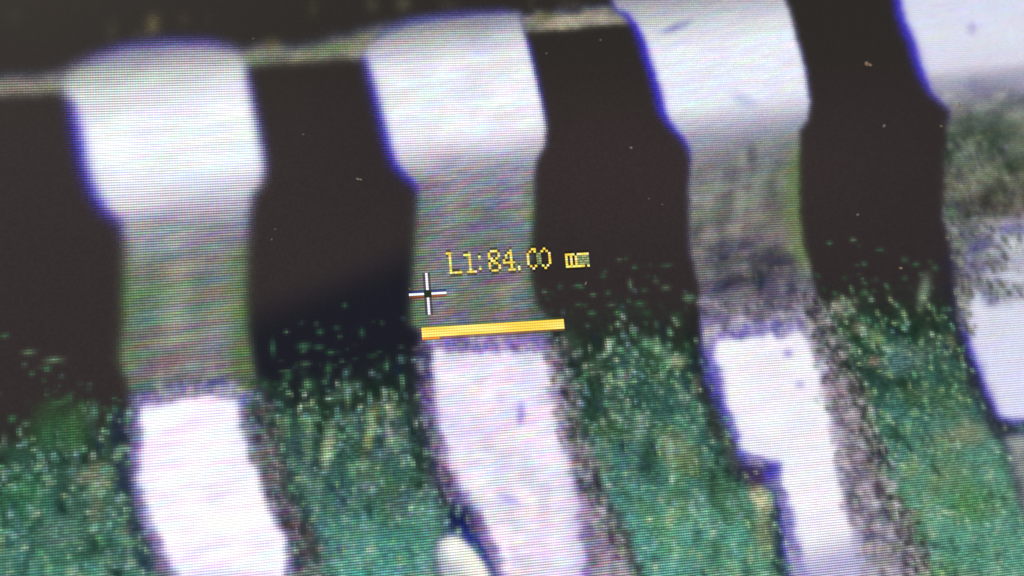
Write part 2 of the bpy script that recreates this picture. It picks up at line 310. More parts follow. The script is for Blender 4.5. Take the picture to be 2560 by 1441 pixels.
WC = mix(WC, C(172, 168, 206), ss(-40, 60, Y - 1370 - .3 * (2060 - X)) * .85)
WC = mix(WC, C(96, 84, 206), blob(1970, 884, 10, 8, 0, .9) * .6 + blob(2000, 962, 10, 8, 0, .9) * .4 + blob(1948, 815, 12, 12, 0, .9) * .8)
paint(footC, WC, 8, jit=13, js=28, seed=76, w=15, edge=C(190, 180, 200), bs=.66, sh=C(14, 12, 14))

# ---- fourth lead --------------------------------------------------------------
yl = Y + 0.10 * (X - 2450)
upD = [(2225, -60, 30, 1), (2240, 0, 30, 1), (2254, 56, 32, 1), (2271, 97, 32, 1), (2290, 153, 32, 1), (2306, 198, 28, 1), (2326, 238, 18, .8), (2350, 256, 12, .7), (2376, 280, 10, .5), (2364, 320, 10, .1), (2360, 370, 10, .0), (2360, 499, 10, .1),
       (2357, 554, 8, .1), (2374, 596, 8, .1), (2382, 652, 8, .1), (2388, 707, 10, .4), (2396, 770, 12, .7), (2404, 811, 16, 1), (2418, 867, 26, 1), (2438, 922, 26, 1), (2456, 964, 26, .9), (2474, 1006, 24, .9), (2495, 1044, 20, .9), (2530, 1058, 18, .9),
       (2600, 1052, 16, .9), (2760, 1040, 16, .9), (2760, -60, 10, .5)]
D_ = ramp(yl, [(-20, (214, 218, 236)), (90, (220, 222, 236)), (160, (214, 214, 230)), (195, (168, 168, 186)), (235, (142, 142, 156)), (275, (108, 114, 112)), (330, (76, 88, 74)), (400, (82, 90, 78)), (450, (98, 100, 84)), (500, (90, 90, 78)),
               (535, (88, 84, 84)), (570, (150, 150, 166)), (610, (182, 182, 198)), (690, (168, 168, 188)), (740, (196, 198, 218)), (800, (216, 217, 236)), (1050, (218, 219, 240))])
dn = noise(54, 40, 80, slanty=.2, octv=3)
amp = ss(180, 260, Y) * (1 - ss(740, 830, Y + .3 * (X - 2450)))
D_ += ((dn - .5) * amp)[..., None] * C(120, 112, 100)
D_ += ((noise(24, 20, 81, octv=2) - .5) * amp * (.35 + .65 * ss(440, 540, Y)))[..., None] * C(130, 124, 110)
for (cx, cy, rx, ry, a, c, k) in [(2430, 72, 10, 12, 0, (150, 130, 200), .6), (2450, 220, 30, 20, .3, (110, 110, 150), .6), (2500, 240, 16, 10, 0, (190, 190, 180), .6), (2490, 205, 60, 12, 0, (150, 148, 176), .6), (2400, 400, 14, 20, 0, (110, 130, 100), .5),
                                  (2430, 540, 30, 18, 0, (50, 44, 50), .8), (2500, 520, 40, 14, 0, (84, 74, 66), .6), (2380, 530, 16, 40, .1, (46, 56, 66), .6), (2410, 600, 26, 60, .3, (84, 96, 82), .7), (2375, 536, 12, 18, 0, (110, 150, 110), .7),
                                  (2450, 620, 40, 12, -.4, (44, 36, 110), .8), (2530, 575, 40, 12, 0, (70, 62, 150), .8), (2445, 665, 28, 14, .2, (36, 28, 84), .9), (2520, 640, 40, 30, 0, (165, 165, 178), .7), (2410, 730, 12, 40, .1, (120, 110, 110), .7), (2480, 755, 16, 14, .3, (80, 70, 140), .8),
                                  (2420, 790, 12, 10, 0, (60, 50, 100), .6), (2530, 600, 30, 14, 0, (180, 182, 190), .6), (2420, 745, 10, 14, 0, (50, 40, 60), .6), (2475, 590, 20, 8, 0, (150, 160, 160), .7), (2520, 710, 40, 10, .2, (96, 84, 150), .6),
                                  (2468, 1010, 12, 40, .35, (190, 190, 180), .8), (2452, 940, 10, 30, .2, (140, 130, 190), .7)]:
    D_ = mix(D_, C(*c), blob(cx, cy, rx, ry, a, .8) * k)
D_ = mix(D_, C(96, 92, 128), ss(.56, .74, noise(38, 32, 183, octv=3)) * ss(560, 600, Y) * (1 - ss(740, 830, Y + .3 * (X - 2450))) * .75)
for (cx, cy, rx, ry, k) in [(2545, 620, 44, 34, .8), (2500, 690, 40, 26, .6), (2560, 700, 40, 50, .7), (2440, 650, 24, 14, .5), (2470, 790, 50, 40, .7)]:
    D_ = mix(D_, C(210, 212, 226), blob(cx, cy, rx, ry, .2, .9) * k)
D_ += SH * 16
paint(upD, D_, 9, seed=82, jit=4, w=8, sh=C(12, 11, 12))
# the foot of the fourth lead is its lower bright half
owner[(owner == 9) & (Y > 560 + .05 * (X - 2400))] = 10
# pale pad corner below the fourth lead
padD = [(2512, 1085, 12, .4), (2560, 1080, 12, .6), (2760, 1080, 12, .6), (2760, 1560, 12, .4), (2640, 1560, 12, .4), (2600, 1400, 16, .2), (2560, 1290, 20, .1), (2530, 1190, 20, .1)]
paint(padD, C(120, 128, 128) + (noise(34, 30, 85, octv=2)[..., None] - .5) * C(110, 100, 90), 12, jit=8, seed=86, w=10)

# dark undercut shading of the board beside the feet, as the display shows it
def streak(pts, c, wd, k):
    global img
    d = np.full(X.shape, 1e9)
    for a, b in zip(pts[:-1], pts[1:]):
        ex, ey = b[0] - a[0], b[1] - a[1]; L = ex * ex + ey * ey
        tt = np.clip(((X - a[0]) * ex + (Y - a[1]) * ey) / L, 0, 1)
        d = np.minimum(d, np.hypot(X - a[0] - tt * ex, Y - a[1] - tt * ey))
    m = (1 - ss(wd * .1, wd * 1.5, d + (noise(34, 30, 90, octv=3) - .5) * wd * 2.2)) * k * .85
    m = m * np.isin(owner, (0,))
    img = mix(img, C(*c), m)
streak([(300, 1040), (296, 1150), (312, 1250), (345, 1370), (375, 1450)], (30, 40, 66), 20, .75)
streak([(660, 1000), (700, 1180), (745, 1260), (790, 1400), (815, 1480)], (34, 42, 50), 26, .7)
streak([(1045, 900), (1040, 1000), (1060, 1090), (1085, 1200), (1125, 1270)], (34, 34, 46), 22, .7)
streak([(1380, 850), (1425, 985), (1440, 1080), (1480, 1180), (1530, 1290), (1565, 1370)], (22, 28, 44), 22, .75)
streak([(1742, 800), (1742, 900), (1765, 1000), (1800, 1090)], (36, 34, 36), 20, .85)
streak([(1800, 1080), (1840, 1170), (1890, 1215), (1930, 1195)], (58, 48, 50), 26, .8)
streak([(1945, 1260), (1955, 1340), (1950, 1441), (1960, 1480)], (16, 26, 48), 20, .8)
streak([(2070, 780), (2085, 870), (2120, 940), (2150, 1010), (2180, 1090), (2205, 1160)], (36, 36, 38), 20, .8)
streak([(2375, 640), (2385, 760), (2405, 860), (2440, 960), (2480, 1050), (2520, 1090)], (38, 36, 52), 20, .9)
# notch in the third foot and between bead and second foot
img = mix(img, C(56, 40, 84), blob(1885, 1185, 40, 22, .1, .7) * .95)
img = mix(img, C(74, 54, 190), blob(1928, 1180, 16, 26, .2, .7) * .8)
img = mix(img, C(14, 20, 62), blob(1150, 1300, 34, 34, .7, .7) * .95)
img = mix(img, C(22, 24, 130), blob(1190, 1370, 16, 62, -.55, .7) * .9 * (owner != 99))
# pale solder bead, low centre
bead = [(1090, 1356, 10, .4), (1112, 1334, 10, .6), (1148, 1338, 10, .6), (1188, 1372, 8, .4), (1215, 1408, 8, .3), (1234, 1450, 8, .3), (1262, 1560, 8, .3), (1118, 1560, 20, 0), (1098, 1450, 20, 0), (1084, 1395, 16, .1)]
bf = mix(C(176, 186, 196), C(240, 238, 228), ss(-30, 30, (X - 1130) * .8 - (Y - 1390) * .5)) + SH * 30
bf = mix(bf, C(242, 240, 238), blob(1130, 1375, 16, 28, -.2, .8))
paint(bead, bf, 11, w=9, seed=91)

# the microscope's own softness: strongest at the upper left, then everything finer than that
def blur(a, sg):
    r = int(3 * sg + 1); k = np.exp(-0.5 * (np.arange(-r, r + 1) / sg) ** 2); k /= k.sum()
    p = np.pad(a, ((r, r), (r, r), (0, 0)), 'edge'); o = 0
    for q in range(2 * r + 1): o = o + p[q:q + a.shape[0]] * k[q]
    p = o; o = 0
    for q in range(2 * r + 1): o = o + p[:, q:q + a.shape[1]] * k[q]
    return o
soft = np.clip((1 - ss(500, 1500, X)) * (1 - ss(700, 1100, Y)) + .55 * ss(1900, 2500, X), 0, 1)
b1, b2 = blur(img, .72), blur(img, 1.7)
img = mix(b1, b2, soft)
SHA = blur(SHA, 1.5)
lum = img.mean(-1)
onl = blur(np.isin(owner, (0,)).astype(float)[..., None] + .5 * np.isin(owner, (4, 6, 8))[..., None] * ss(100, 190, 290 - lum)[..., None], 1.8)[..., 0] * ss(-0.02, 0.10, t)
# glints of the board: each one a soft-edged fleck a few display pixels long, leaning like the grain of the picture
rs = np.random.default_rng(12)
def splat(x, y, su, sv, lean, col, k):
    """x, y photograph pixels; su, sv half sizes in display pixels"""
    u, v = to_screen(x, y); cu_, cv_ = u - U0 - .5, v - V0 - .5
    r = int(max(su, sv) * 2.2 + 2); i0, j0 = int(round(cu_)), int(round(cv_))
    ia, ib, ja, jb = max(i0 - r, 0), min(i0 + r + 1, NU), max(j0 - r, 0), min(j0 + r + 1, NV)
    if ia >= ib or ja >= jb: return
    jj, ii = np.mgrid[ja:jb, ia:ib]
    du, dv = ii - cu_, jj - cv_
    e = np.exp(-(((du - lean * dv) / su) ** 2 + (dv / sv) ** 2)) * k
    img[ja:jb, ia:ib] = img[ja:jb, ia:ib] * (1 - e[..., None]) + col * e[..., None]
def cellat(a, x, y):
    u, v = to_screen(x, y); i, j = int(u) - U0, int(v) - V0
    return a[j, i] if 0 <= i < NU and 0 <= j < NV else 0
clus = noise(70, 60, 310, octv=2)
onlead = blur((owner > 2).astype(float)[..., None], 1.2)[..., 0]
wleft = lambda x: 1 - min(max((x - 1500) / 500, 0), 1)
def many(n, kind):
    for q in range(n):
        x, y = rs.uniform(-180, 2760), rs.uniform(560, 1600)
        m = cellat(onl, x, y)
        if m < .35 or rs.random() > m * 1.2: continue
        tt = cellat(t, x, y); c = cellat(clus, x, y); dp = cellat(deep, x, y)
        if kind == 'glint':
            dens = np.interp(tt, [0.0, .25, .6, .9, 1.3, 1.6], [.012, .07, .34, .75, .66, .55]) * (1 - .15 * dp) * min(1, max(.25, (c - .25) * 3.2))
            if rs.random() > dens: continue
            br = rs.random() ** 2.0
            base_ = C(84, 144, 104) * (1 - br) + C(186, 208, 184) * br
            if tt < .6: base_ = C(46, 92, 54) * (1 - .8 * br) + C(120, 176, 120) * .8 * br
            h = rs.random()
            if h < .22 * wleft(x) + .06: base_ = base_ * .55 + C(110, 140, 190) * .45
            elif h < .36 and tt > .6: base_ = base_ * .6 + C(190, 180, 110) * .4
            elif h > .93 and tt > .8: base_ = base_ * .5 + C(206, 176, 160) * .5
            su = rs.uniform(.75, 1.25); sv = rs.uniform(.8, 1.7) * (1.0 if tt > .5 else .7)
            splat(x, y, su * (1.25 if tt < .5 else 1) * (.8 if tt < .5 else 1), sv * (.85 if tt < .5 else 1), rs.uniform(-.1, .3) * (-1 if 640 < x < 1080 and rs.random() < .5 else 1), base_, rs.uniform(.25, .95) * min(1, .5 + .6 * tt) * (1 - .15 * dp))
        else:
            if rs.random() > np.interp(tt, [.5, .9, 1.6], [0, .5, .4]) * min(1, max(.1, (1 - c - .25) * 2.5)): continue
            splat(x, y, rs.uniform(1, 1.8), rs.uniform(1.4, 3.4), rs.uniform(-.1, .4), C(16, 36, 30) if rs.random() < .75 else C(22, 34, 62), rs.uniform(.3, .7) * (1 - .4 * dp))
many(2600, 'dark'); many(15500, 'glint')
# grit along the edges of the feet and over the lower necks
def grit(line, spread, n, light, dark, kl=.7):
    pts = np.array(line, float); seg = np.hypot(*(pts[1:] - pts[:-1]).T); cum = np.concatenate([[0], np.cumsum(seg)])
    for q in range(n):
        d = rs.uniform(0, cum[-1]); x = np.interp(d, cum, pts[:, 0]) + rs.normal() * spread; y = np.interp(d, cum, pts[:, 1]) + rs.normal() * 8
        if spread > 25 and cellat(owner, x, y) not in (4, 6, 7, 8, 9, 10): continue
        if cellat(onlead, x, y) < .12 and cellat(t, x, y) < .55: continue
        lt = rs.random() < .5
        c = C(*(light[rs.integers(len(light))] if lt else dark[rs.integers(len(dark))]))
        splat(x, y, rs.uniform(.8, 1.6), rs.uniform(.9, 2.2), rs.uniform(-.1, .4), c, rs.uniform(.3, .85) * kl)
LT = [(176, 172, 172), (146, 156, 138), (200, 190, 202), (150, 142, 132)]; DKS = [(34, 36, 40), (50, 44, 66), (28, 44, 34), (70, 56, 60)]
grit([(636, 960), (656, 1080), (676, 1180), (720, 1270), (765, 1330), (780, 1441)], 18, 300, [(140, 126, 136), (112, 126, 108), (170, 160, 172)], DKS)
grit([(1395, 860), (1412, 970), (1436, 1070), (1470, 1170), (1512, 1290), (1560, 1380), (1590, 1460)], 20, 420, LT, DKS)
grit([(1062, 860), (1062, 960), (1076, 1060), (1096, 1160), (1130, 1230)], 9, 130, [(150, 140, 180), (180, 160, 150)], [(50, 44, 110), (40, 44, 60)], .6)
grit([(2030, 740), (2070, 830), (2100, 930), (2130, 1010), (2170, 1110), (2210, 1220), (2260, 1320), (2300, 1430)], 22, 640, LT, DKS, .85)
grit([(2085, 940), (2110, 1040), (2130, 1150), (2160, 1260), (2200, 1360), (2230, 1450)], 22, 360, [(196, 186, 196), (206, 180, 170), (176, 170, 190)], [(90, 80, 100), (110, 96, 110)], .6)
grit([(1750, 745), (1800, 770), (1900, 775), (2010, 760)], 30, 200, [(160, 152, 160), (180, 170, 180)], [(70, 66, 84), (90, 84, 90)], .55)
grit([(1790, 600), (1880, 660), (1960, 700)], 60, 90, [(150, 146, 136), (134, 130, 128)], [(60, 56, 70), (76, 78, 66)], .5)
grit([(2400, 330), (2450, 430), (2440, 520), (2500, 600), (2460, 700), (2520, 740)], 60, 520, [(120, 134, 112), (160, 164, 166), (104, 112, 90)], [(44, 54, 46), (56, 52, 84), (64, 68, 58)], .55)
grit([(2384, 560), (2396, 660), (2408, 760), (2420, 840)], 9, 110, [(170, 170, 150), (140, 150, 130)], [(40, 40, 60), (60, 56, 60)], .7)
grit([(340, 1000), (440, 975), (560, 970), (610, 1000)], 16, 90, [(190, 180, 226), (200, 180, 180)], [(90, 80, 190), (110, 96, 130)], .6)
grit([(1090, 858), (1200, 862), (1340, 866)], 16, 140, [(206, 190, 226), (200, 180, 190)], [(86, 76, 190), (120, 100, 140)], .65)
grit([(1790, 838), (1900, 818), (2010, 812)], 12, 80, [(196, 190, 216)], [(92, 82, 190), (110, 104, 150)], .6)
# scattered green flecks standing alone on the black
for (x, y, a, b) in [(72, 881, 2.2, 1.0), (135, 900, 2.9, 1.1), (118, 922, 1.3, 1.2), (12, 840, 1.4, .9), (30, 1048, 1.4, 1.3), (80, 934, 1, 1), (862, 764, 1, 1), (800, 830, 1.3, 1.1), (842, 820, 1.3, .9), (905, 832, 1.1, 1.8), (716, 830, 1, .8),
                     (760, 865, 2.4, 1.3), (798, 868, 1.8, 1), (682, 870, 1.0, 3.0), (762, 910, 1.8, 1.1), (822, 920, 1.1, 2.2), (768, 960, 1.6, 1.8), (826, 882, 1.4, .9), (720, 940, 1.6, 1.8), (850, 842, 1, .8),
                     (1445, 715, 1.8, .8), (1667, 664, 2.4, .7), (1664, 720, 1.8, 1.1), (2074, 608, 1.2, .8), (2133, 600, 1.2, .9), (1520, 733, 1.2, 1.1), (2200, 625, 1.8, .8), (2262, 650, 1.6, 1.2), (2290, 662, 1.8, 1.0), (2338, 670, 1.8, 1.4),
                     (1400, 718, 1, 1.1), (1508, 690, 1.3, .7), (1548, 650, 1.1, .7), (1586, 668, 1, .7), (1576, 712, .9, 2), (1640, 705, 1.3, .8), (1610, 726, 1.4, .9), (1446, 762, 1.4, .8), (1528, 763, 1.8, .8), (1480, 783, 1.6, 1),
                     (1720, 745, 2, 1.6), (1600, 760, 2.2, 1.2), (2262, 696, 1.5, 1.2), (2160, 660, 1.2, 1.0)]:
    splat(x, y, a, b, 0, C(66, 132, 84) if rs.random() < .6 else C(110, 156, 110), rs.uniform(.4, .8))
img = mix(img, blur(img, .55), .5)
img *= (1 + onl * ss(.3, 1.1, t) * (vn(uu / 1.7, vv / 1.05, 301) - .5) * .28)[..., None]
img += SHF * SHA
lum = img.mean(-1)
ch = shimmer(140, 60, 9, .1)
img += ch * (ss(52, 130, lum) * np.interp(X, [0, 1300, 1700, 2560], [18, 22, 12, 8]))[..., None] * (1 - .4 * ss(190, 240, lum))[..., None]
img += (grain * np.interp(lum, [40, 60, 120, 255], [2.0, 8, 12, 5]))[..., None]

# ---- overlays: measuring bar, crosshair, reading -------------------------------
ba, bv = to_screen(1053.5, 821.5); bb_, _ = to_screen(1410, 803)
i0, i1, j0 = int(round(ba)) - U0, int(round(bb_)) - U0, int(round(bv)) - V0
brow = noise(120, 9, 95)
bc = mix(C(248, 216, 84), C(255, 236, 124), ss(.3, .7, brow)); bc = mix(bc, C(238, 170, 50), ss(.6, .9, noise(90, 8, 96)) * .4)
mb = np.zeros(X.shape, bool); mb[j0:j0 + 4, i0:i1] = True
img[mb] = bc[mb]; owner[mb] = 13
img[j0 + 4, i0:i0 + 7] = C(232, 140, 50); owner[j0 + 4, i0:i0 + 7] = 13
img[j0 + 4, i0 + 7:i1] = img[j0 + 4, i0 + 7:i1] * .55 + C(150, 84, 34) * .45
img[j0 - 1, i0:i1] = img[j0 - 1, i0:i1] * .7 + C(60, 110, 30) * .3

cu, cv = to_screen(1067.5, 734.0); ci, cj = int(math.floor(cu)) - U0, int(math.floor(cv)) - V0
def setp(i, j, c, oid, k=1.0):
    img[j, i] = img[j, i] * (1 - k) + np.array(c, float) * k
    if oid: owner[j, i] = oid
for q in list(range(2, 9)):
    for sgn in (-1, 1):
        if q < 9: setp(ci, cj + sgn * q, (246, 240, 250), 14)
        for s2 in (-1, 1):
            setp(ci + s2, cj + sgn * q, (26, 30, 34), 0, .45)
for q in list(range(2, 8)):
    for sgn in (-1, 1):
        setp(ci + sgn * q, cj, (244, 250, 252), 14)
        setp(ci + sgn * q, cj - 1, (22, 24, 120), 0, .6); setp(ci + sgn * q, cj + 1, (150, 50, 14), 0, .6)
for di in (-1, 0, 1):
    for dj in (-1, 0, 1): setp(ci + di, cj + dj, (18, 36, 14), 0, .8)

tu, tv = to_screen(1121.5, 634.5); ti, tj = int(math.floor(tu)) - U0, int(math.floor(tv)) - V0
G = {  # cells: column, rows as text, brightest '#', dimmer '+'
 'L': (-1, ["##+...", ".#....", ".#....", ".#....", ".#....", ".#....", ".#....", ".#...+", "+#####"]),
 '1': (6, ["..+..", "###..", ".+#..", "..#..", "..#..", "..#..", "..#..", ".+#+.", "+####"]),
 ':': (12, [".", ".", "#", "+", ".", ".", "+", "#", "."]),
 '8': (15, ["..###.", ".#...#", ".#...#", ".##.#+", "..##..", ".#.##.", ".#...#", ".#...#", "..###."]),
 '4': (21, ["....#.", "...##.", "..#.#.", "..#.#.", ".#..#.", ".#####", "....#.", "....#.", "...###"]),
 '.': (28, [".", ".", ".", ".", ".", ".", ".", "#", "#"]),
 '0': (32, ["..##.", ".#.#.", "#...+", "#...+", "#...+", "#...+", "#...+", ".#.#.", "..#.."]),
 '0b': (37, ["..#..", ".#.#.", "+...#", "+...#", "+...#", "+...#", "+...#", ".#.#.", "..#.."]),
 'm': (48, ["", "", "", "####.", "#.#.#", "#.#.#", "#.#.#", "#.#.#", "####."]),
 'mb': (52, ["", "", "", ".#####", "#+++++", "#+++++", "#+++++", "#+++++", "####.#"]),
}
rngt = random.Random(4)
for k, (c0, rows) in G.items():
    for r, row in enumerate(rows):
        for c, chh in enumerate(row):
            if chh == '.': continue
            pal = [(244, 232, 84), (246, 220, 92), (248, 234, 176), (240, 206, 80), (236, 240, 140)]
            col = rngt.choice(pal)
            if chh == '#' and c0 < 30 and rngt.random() < .22: col = (206, 196, 110)
            if chh == '+': col = (150, 158, 112) if rngt.random() < .6 else (112, 130, 84)
            setp(ti + c0 + c, tj + r, col, 15)
            if chh == '#':
                for dj in (-1, 1):
                    if owner[tj + r + dj, ti + c0 + c] != 15: img[tj + r + dj, ti + c0 + c] *= C(.72, .66, .45)

# the dark chip body above the moulding line and the board share the ground until here
owner[(owner == 0) & (Y < btop + 6) & (X < 2300) & (Y < 260)] = 1
img = np.clip(img, 0, 255)

# ------------------------------------------------------------------ materials
def mat(name):
    m = bpy.data.materials.new(name); m.use_nodes = True; return m, m.node_tree.nodes, m.node_tree.links
def math_n(N, L, op, a, b=None, c=None):
    n = N.new('ShaderNodeMath'); n.operation = op
    for k, v in enumerate((a, b, c)):
        if v is None: continue
        if isinstance(v, (int, float)): n.inputs[k].default_value = v
        else: L.new(v, n.inputs[k])
    return n.outputs[0]
def screen_material():
    m, N, L = mat('lit_display')
    bs = N['Principled BSDF']
    at = N.new('ShaderNodeAttribute'); at.attribute_name = 'display'
    tc = N.new('ShaderNodeTexCoord'); sp = N.new('ShaderNodeSeparateXYZ'); L.new(tc.outputs['Object'], sp.inputs[0])
    px = math_n(N, L, 'DIVIDE', sp.outputs[0], P); pz = math_n(N, L, 'DIVIDE', sp.outputs[2], P)
    fz = math_n(N, L, 'FRACT', pz); fx = math_n(N, L, 'FRACT', px)
    # row aperture: bright middle, black matrix between rows
    cz = math_n(N, L, 'COSINE', math_n(N, L, 'MULTIPLY', math_n(N, L, 'SUBTRACT', fz, 0.5), 2 * math.pi))
    sc = N.new('ShaderNodeSeparateColor'); L.new(at.outputs['Color'], sc.inputs[0])
    mx = math_n(N, L, 'MAXIMUM', math_n(N, L, 'MAXIMUM', sc.outputs[0], sc.outputs[1]), sc.outputs[2])
    # depth of the matrix: strong in mid tones, blown out in whites, gone where nothing is lit
    lit = N.new('ShaderNodeMapRange'); L.new(mx, lit.inputs[0]); lit.inputs[1].default_value = 0.035; lit.inputs[2].default_value = 0.12
    lit.inputs[3].default_value = 0.0; lit.inputs[4].default_value = ROW_AMP
    hi = N.new('ShaderNodeMapRange'); L.new(mx, hi.inputs[0]); hi.inputs[1].default_value = 0.5; hi.inputs[2].default_value = 1.0
    hi.inputs[3].default_value = 1.0; hi.inputs[4].default_value = 0.5
    amp = math_n(N, L, 'MULTIPLY', lit.outputs[0], hi.outputs[0])
    rowm = math_n(N, L, 'MULTIPLY_ADD', cz, amp, 1.0)
    outs = []
    for k, ph in enumerate((1 / 6, 0.5, 5 / 6)):
        cx = math_n(N, L, 'COSINE', math_n(N, L, 'MULTIPLY', math_n(N, L, 'SUBTRACT', fx, ph), 2 * math.pi))
        colm = math_n(N, L, 'MULTIPLY_ADD', cx, math_n(N, L, 'MULTIPLY', amp, COL_AMP), 1.0)
        outs.append(math_n(N, L, 'MULTIPLY', math_n(N, L, 'MULTIPLY', sc.outputs[k], rowm), colm))
    cb = N.new('ShaderNodeCombineColor')
    for k in range(3): L.new(outs[k], cb.inputs[k])
    bs.inputs['Base Color'].default_value = (0.006, 0.0055, 0.0055, 1)
    bs.inputs['Roughness'].default_value = 0.42
    bs.inputs['Specular IOR Level'].default_value = 0.25
    L.new(cb.outputs[0], bs.inputs['Emission Color']); bs.inputs['Emission Strength'].default_value = 1.0
    return m
ROW_AMP, COL_AMP = 0.62, 0.45
M_SCREEN = screen_material()

def plastic(name, c, r, bump=0.0):
    m, N, L = mat(name); bs = N['Principled BSDF']; bs.inputs['Base Color'].default_value = (*c, 1)
    nt = N.new('ShaderNodeTexNoise'); nt.inputs['Scale'].default_value = 900; tc = N.new('ShaderNodeTexCoord'); L.new(tc.outputs['Object'], nt.inputs['Vector'])
    mr = N.new('ShaderNodeMapRange'); mr.inputs[3].default_value = r - .08; mr.inputs[4].default_value = r + .08; L.new(nt.outputs[0], mr.inputs[0]); L.new(mr.outputs[0], bs.inputs['Roughness'])
    b = N.new('ShaderNodeBump'); b.inputs['Strength'].default_value = .15; b.inputs['Distance'].default_value = .0002; L.new(nt.outputs[0], b.inputs['Height']); L.new(b.outputs[0], bs.inputs['Normal'])
    return m
M_BEZEL = plastic('black_plastic', (.02, .02, .021), .45); M_SHELL = plastic('grey_plastic', (.05, .05, .052), .55)

# ------------------------------------------------------------------ the monitor
def s2l(c):
    c = c / 255.0
    return np.where(c <= .04045, c / 12.92, ((c + .055) / 1.055) ** 2.4)
LIN = s2l(img)
VEIL = C(0.0065, 0.0048, 0.0044)      # what the room light adds on the glass
LIN = np.clip(LIN - VEIL, 0.0, None)
LIN = LIN * (1 + .12 * ss(.8, .95, LIN))

mon = bpy.data.objects.new('monitor', None); S.collection.objects.link(mon)
mon.location = (0, 0, Z0)
mon['label'] = 'lit flat monitor showing a magnified view of chip leads on a green circuit board'; mon['category'] = 'monitor'

def link(name, me, m, parent, label=None):
    o = bpy.data.objects.new(name, me); S.collection.objects.link(o)
    me.materials.append(m); o.parent = parent
    if label: o['label'] = label
    return o

def picture_part(name, mask, parent, label=None, kind=None):
    jj, ii = np.nonzero(mask)
    n = len(ii)
    if n == 0: return None
    key = jj * (NU + 1) + ii
    quad = np.stack([key + (NU + 1), key + (NU + 1) + 1, key + 1, key], 1)      # lower left, lower right, upper right, upper left
    vid, inv = np.unique(quad.ravel(), return_inverse=True)
    vj, vi = vid // (NU + 1), vid % (NU + 1)
    co = np.zeros((len(vid), 3), np.float32)
    co[:, 0] = (vi + U0) * P; co[:, 2] = -(vj + V0) * P
    me = bpy.data.meshes.new(name)
    me.vertices.add(len(vid)); me.vertices.foreach_set('co', co.ravel())
    me.loops.add(4 * n); me.loops.foreach_set('vertex_index', inv.astype(np.int32).ravel())
    me.polygons.add(n); me.polygons.foreach_set('loop_start', np.arange(n, dtype=np.int32) * 4)
    try: me.polygons.foreach_set('loop_total', np.full(n, 4, np.int32))
    except Exception: pass
    me.update(calc_edges=True)
    ca = me.attributes.new('display', 'FLOAT_COLOR', 'CORNER')
    col = np.ones((n, 4), np.float32); col[:, :3] = LIN[jj, ii]
    ca.data.foreach_set('color', np.repeat(col, 4, 0).ravel())
    return link(name, me, M_SCREEN, parent, label)

# tidy the ownership map: small islands of a part fall back to what surrounds them
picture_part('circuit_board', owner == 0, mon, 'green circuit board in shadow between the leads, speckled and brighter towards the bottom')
picture_part('chip_body', owner == 1, mon, 'dark chip body filling the top edge of the picture')
picture_part('moulding_line', owner == 2, mon, 'pale ragged line joining the tops of the leads')
leads = {}
for oid, lab in ((3, 'leftmost metal lead with a blurred white shoulder and greenish grey neck'), (5, 'second metal lead from the left, under the yellow reading'),
                 (7, 'third metal lead with mottled grey neck'), (9, 'rightmost metal lead, cut off by the frame')):
    leads[oid] = picture_part('metal_lead', owner == oid, mon, lab)
for oid, par, lab in ((4, 3, 'broad glaring white solder foot'), (6, 5, 'pinkish white solder foot below the yellow bar'), (8, 7, 'white solder foot with a dark notch in its left side'), (10, 9, 'bluish white solder foot with dirty top')):
    picture_part('solder_foot', owner == oid, leads[par], lab)
picture_part('solder_bead', owner == 11, mon, 'pale cream bead at the bottom edge beside the second foot')
picture_part('solder_pad', owner == 12, mon, 'grey corner of a pad at the right edge')
picture_part('measuring_bar', owner == 13, mon, 'thick yellow measuring bar across the second lead')
picture_part('crosshair', owner == 14, mon, 'small white crosshair cursor')
picture_part('reading_text', owner == 15, mon, 'yellow pixel lettering reading L1:84.00 mm')

def box_mesh(name, boxes, bev=0.0):
    import bmesh
    bm = bmesh.new()
    for (x0, x1, y0, y1, z0, z1) in boxes:
        r = bmesh.ops.create_cube(bm, size=1.0)
        for v in r['verts']:
            v.co = Vector(((x0 + x1) / 2 + v.co.x * (x1 - x0), (y0 + y1) / 2 + v.co.y * (y1 - y0), (z0 + z1) / 2 + v.co.z * (z1 - z0)))
    if bev: bmesh.ops.bevel(bm, geom=list(bm.edges), offset=bev, segments=2, affect='EDGES', profile=0.6)
    me = bpy.data.meshes.new(name); bm.to_mesh(me); bm.free(); return me
xa, xb, za, zb = U0 * P, U1 * P, -V1 * P, -V0 * P
bw = 0.014
def frame_mesh(name):
    import bmesh
    bm = bmesh.new()
    rings = [(0.0, 0.0003), (0.0, -0.0016), (0.0006, -0.0022), (bw - .001, -0.0022), (bw, -0.0012), (bw, 0.004)]
    vs = []
    for off, y in rings:
        vs.append([bm.verts.new(c) for c in ((xa - off, y, za - off), (xb + off, y, za - off), (xb + off, y, zb + off), (xa - off, y, zb + off))])
    for a, b in zip(vs[:-1], vs[1:]):
        for k in range(4): bm.faces.new((a[k], a[(k + 1) % 4], b[(k + 1) % 4], b[k]))
    bmesh.ops.recalc_face_normals(bm, faces=bm.faces)
    me = bpy.data.meshes.new(name); bm.to_mesh(me); bm.free(); return me
link('bezel', frame_mesh('bezel'), M_BEZEL, mon)
link('back_shell', box_mesh('back_shell', [(xa - bw + .0012, xb + bw - .0012, .0008, .022, za - bw + .0012, zb + bw - .0012)], .0004), M_SHELL, mon)

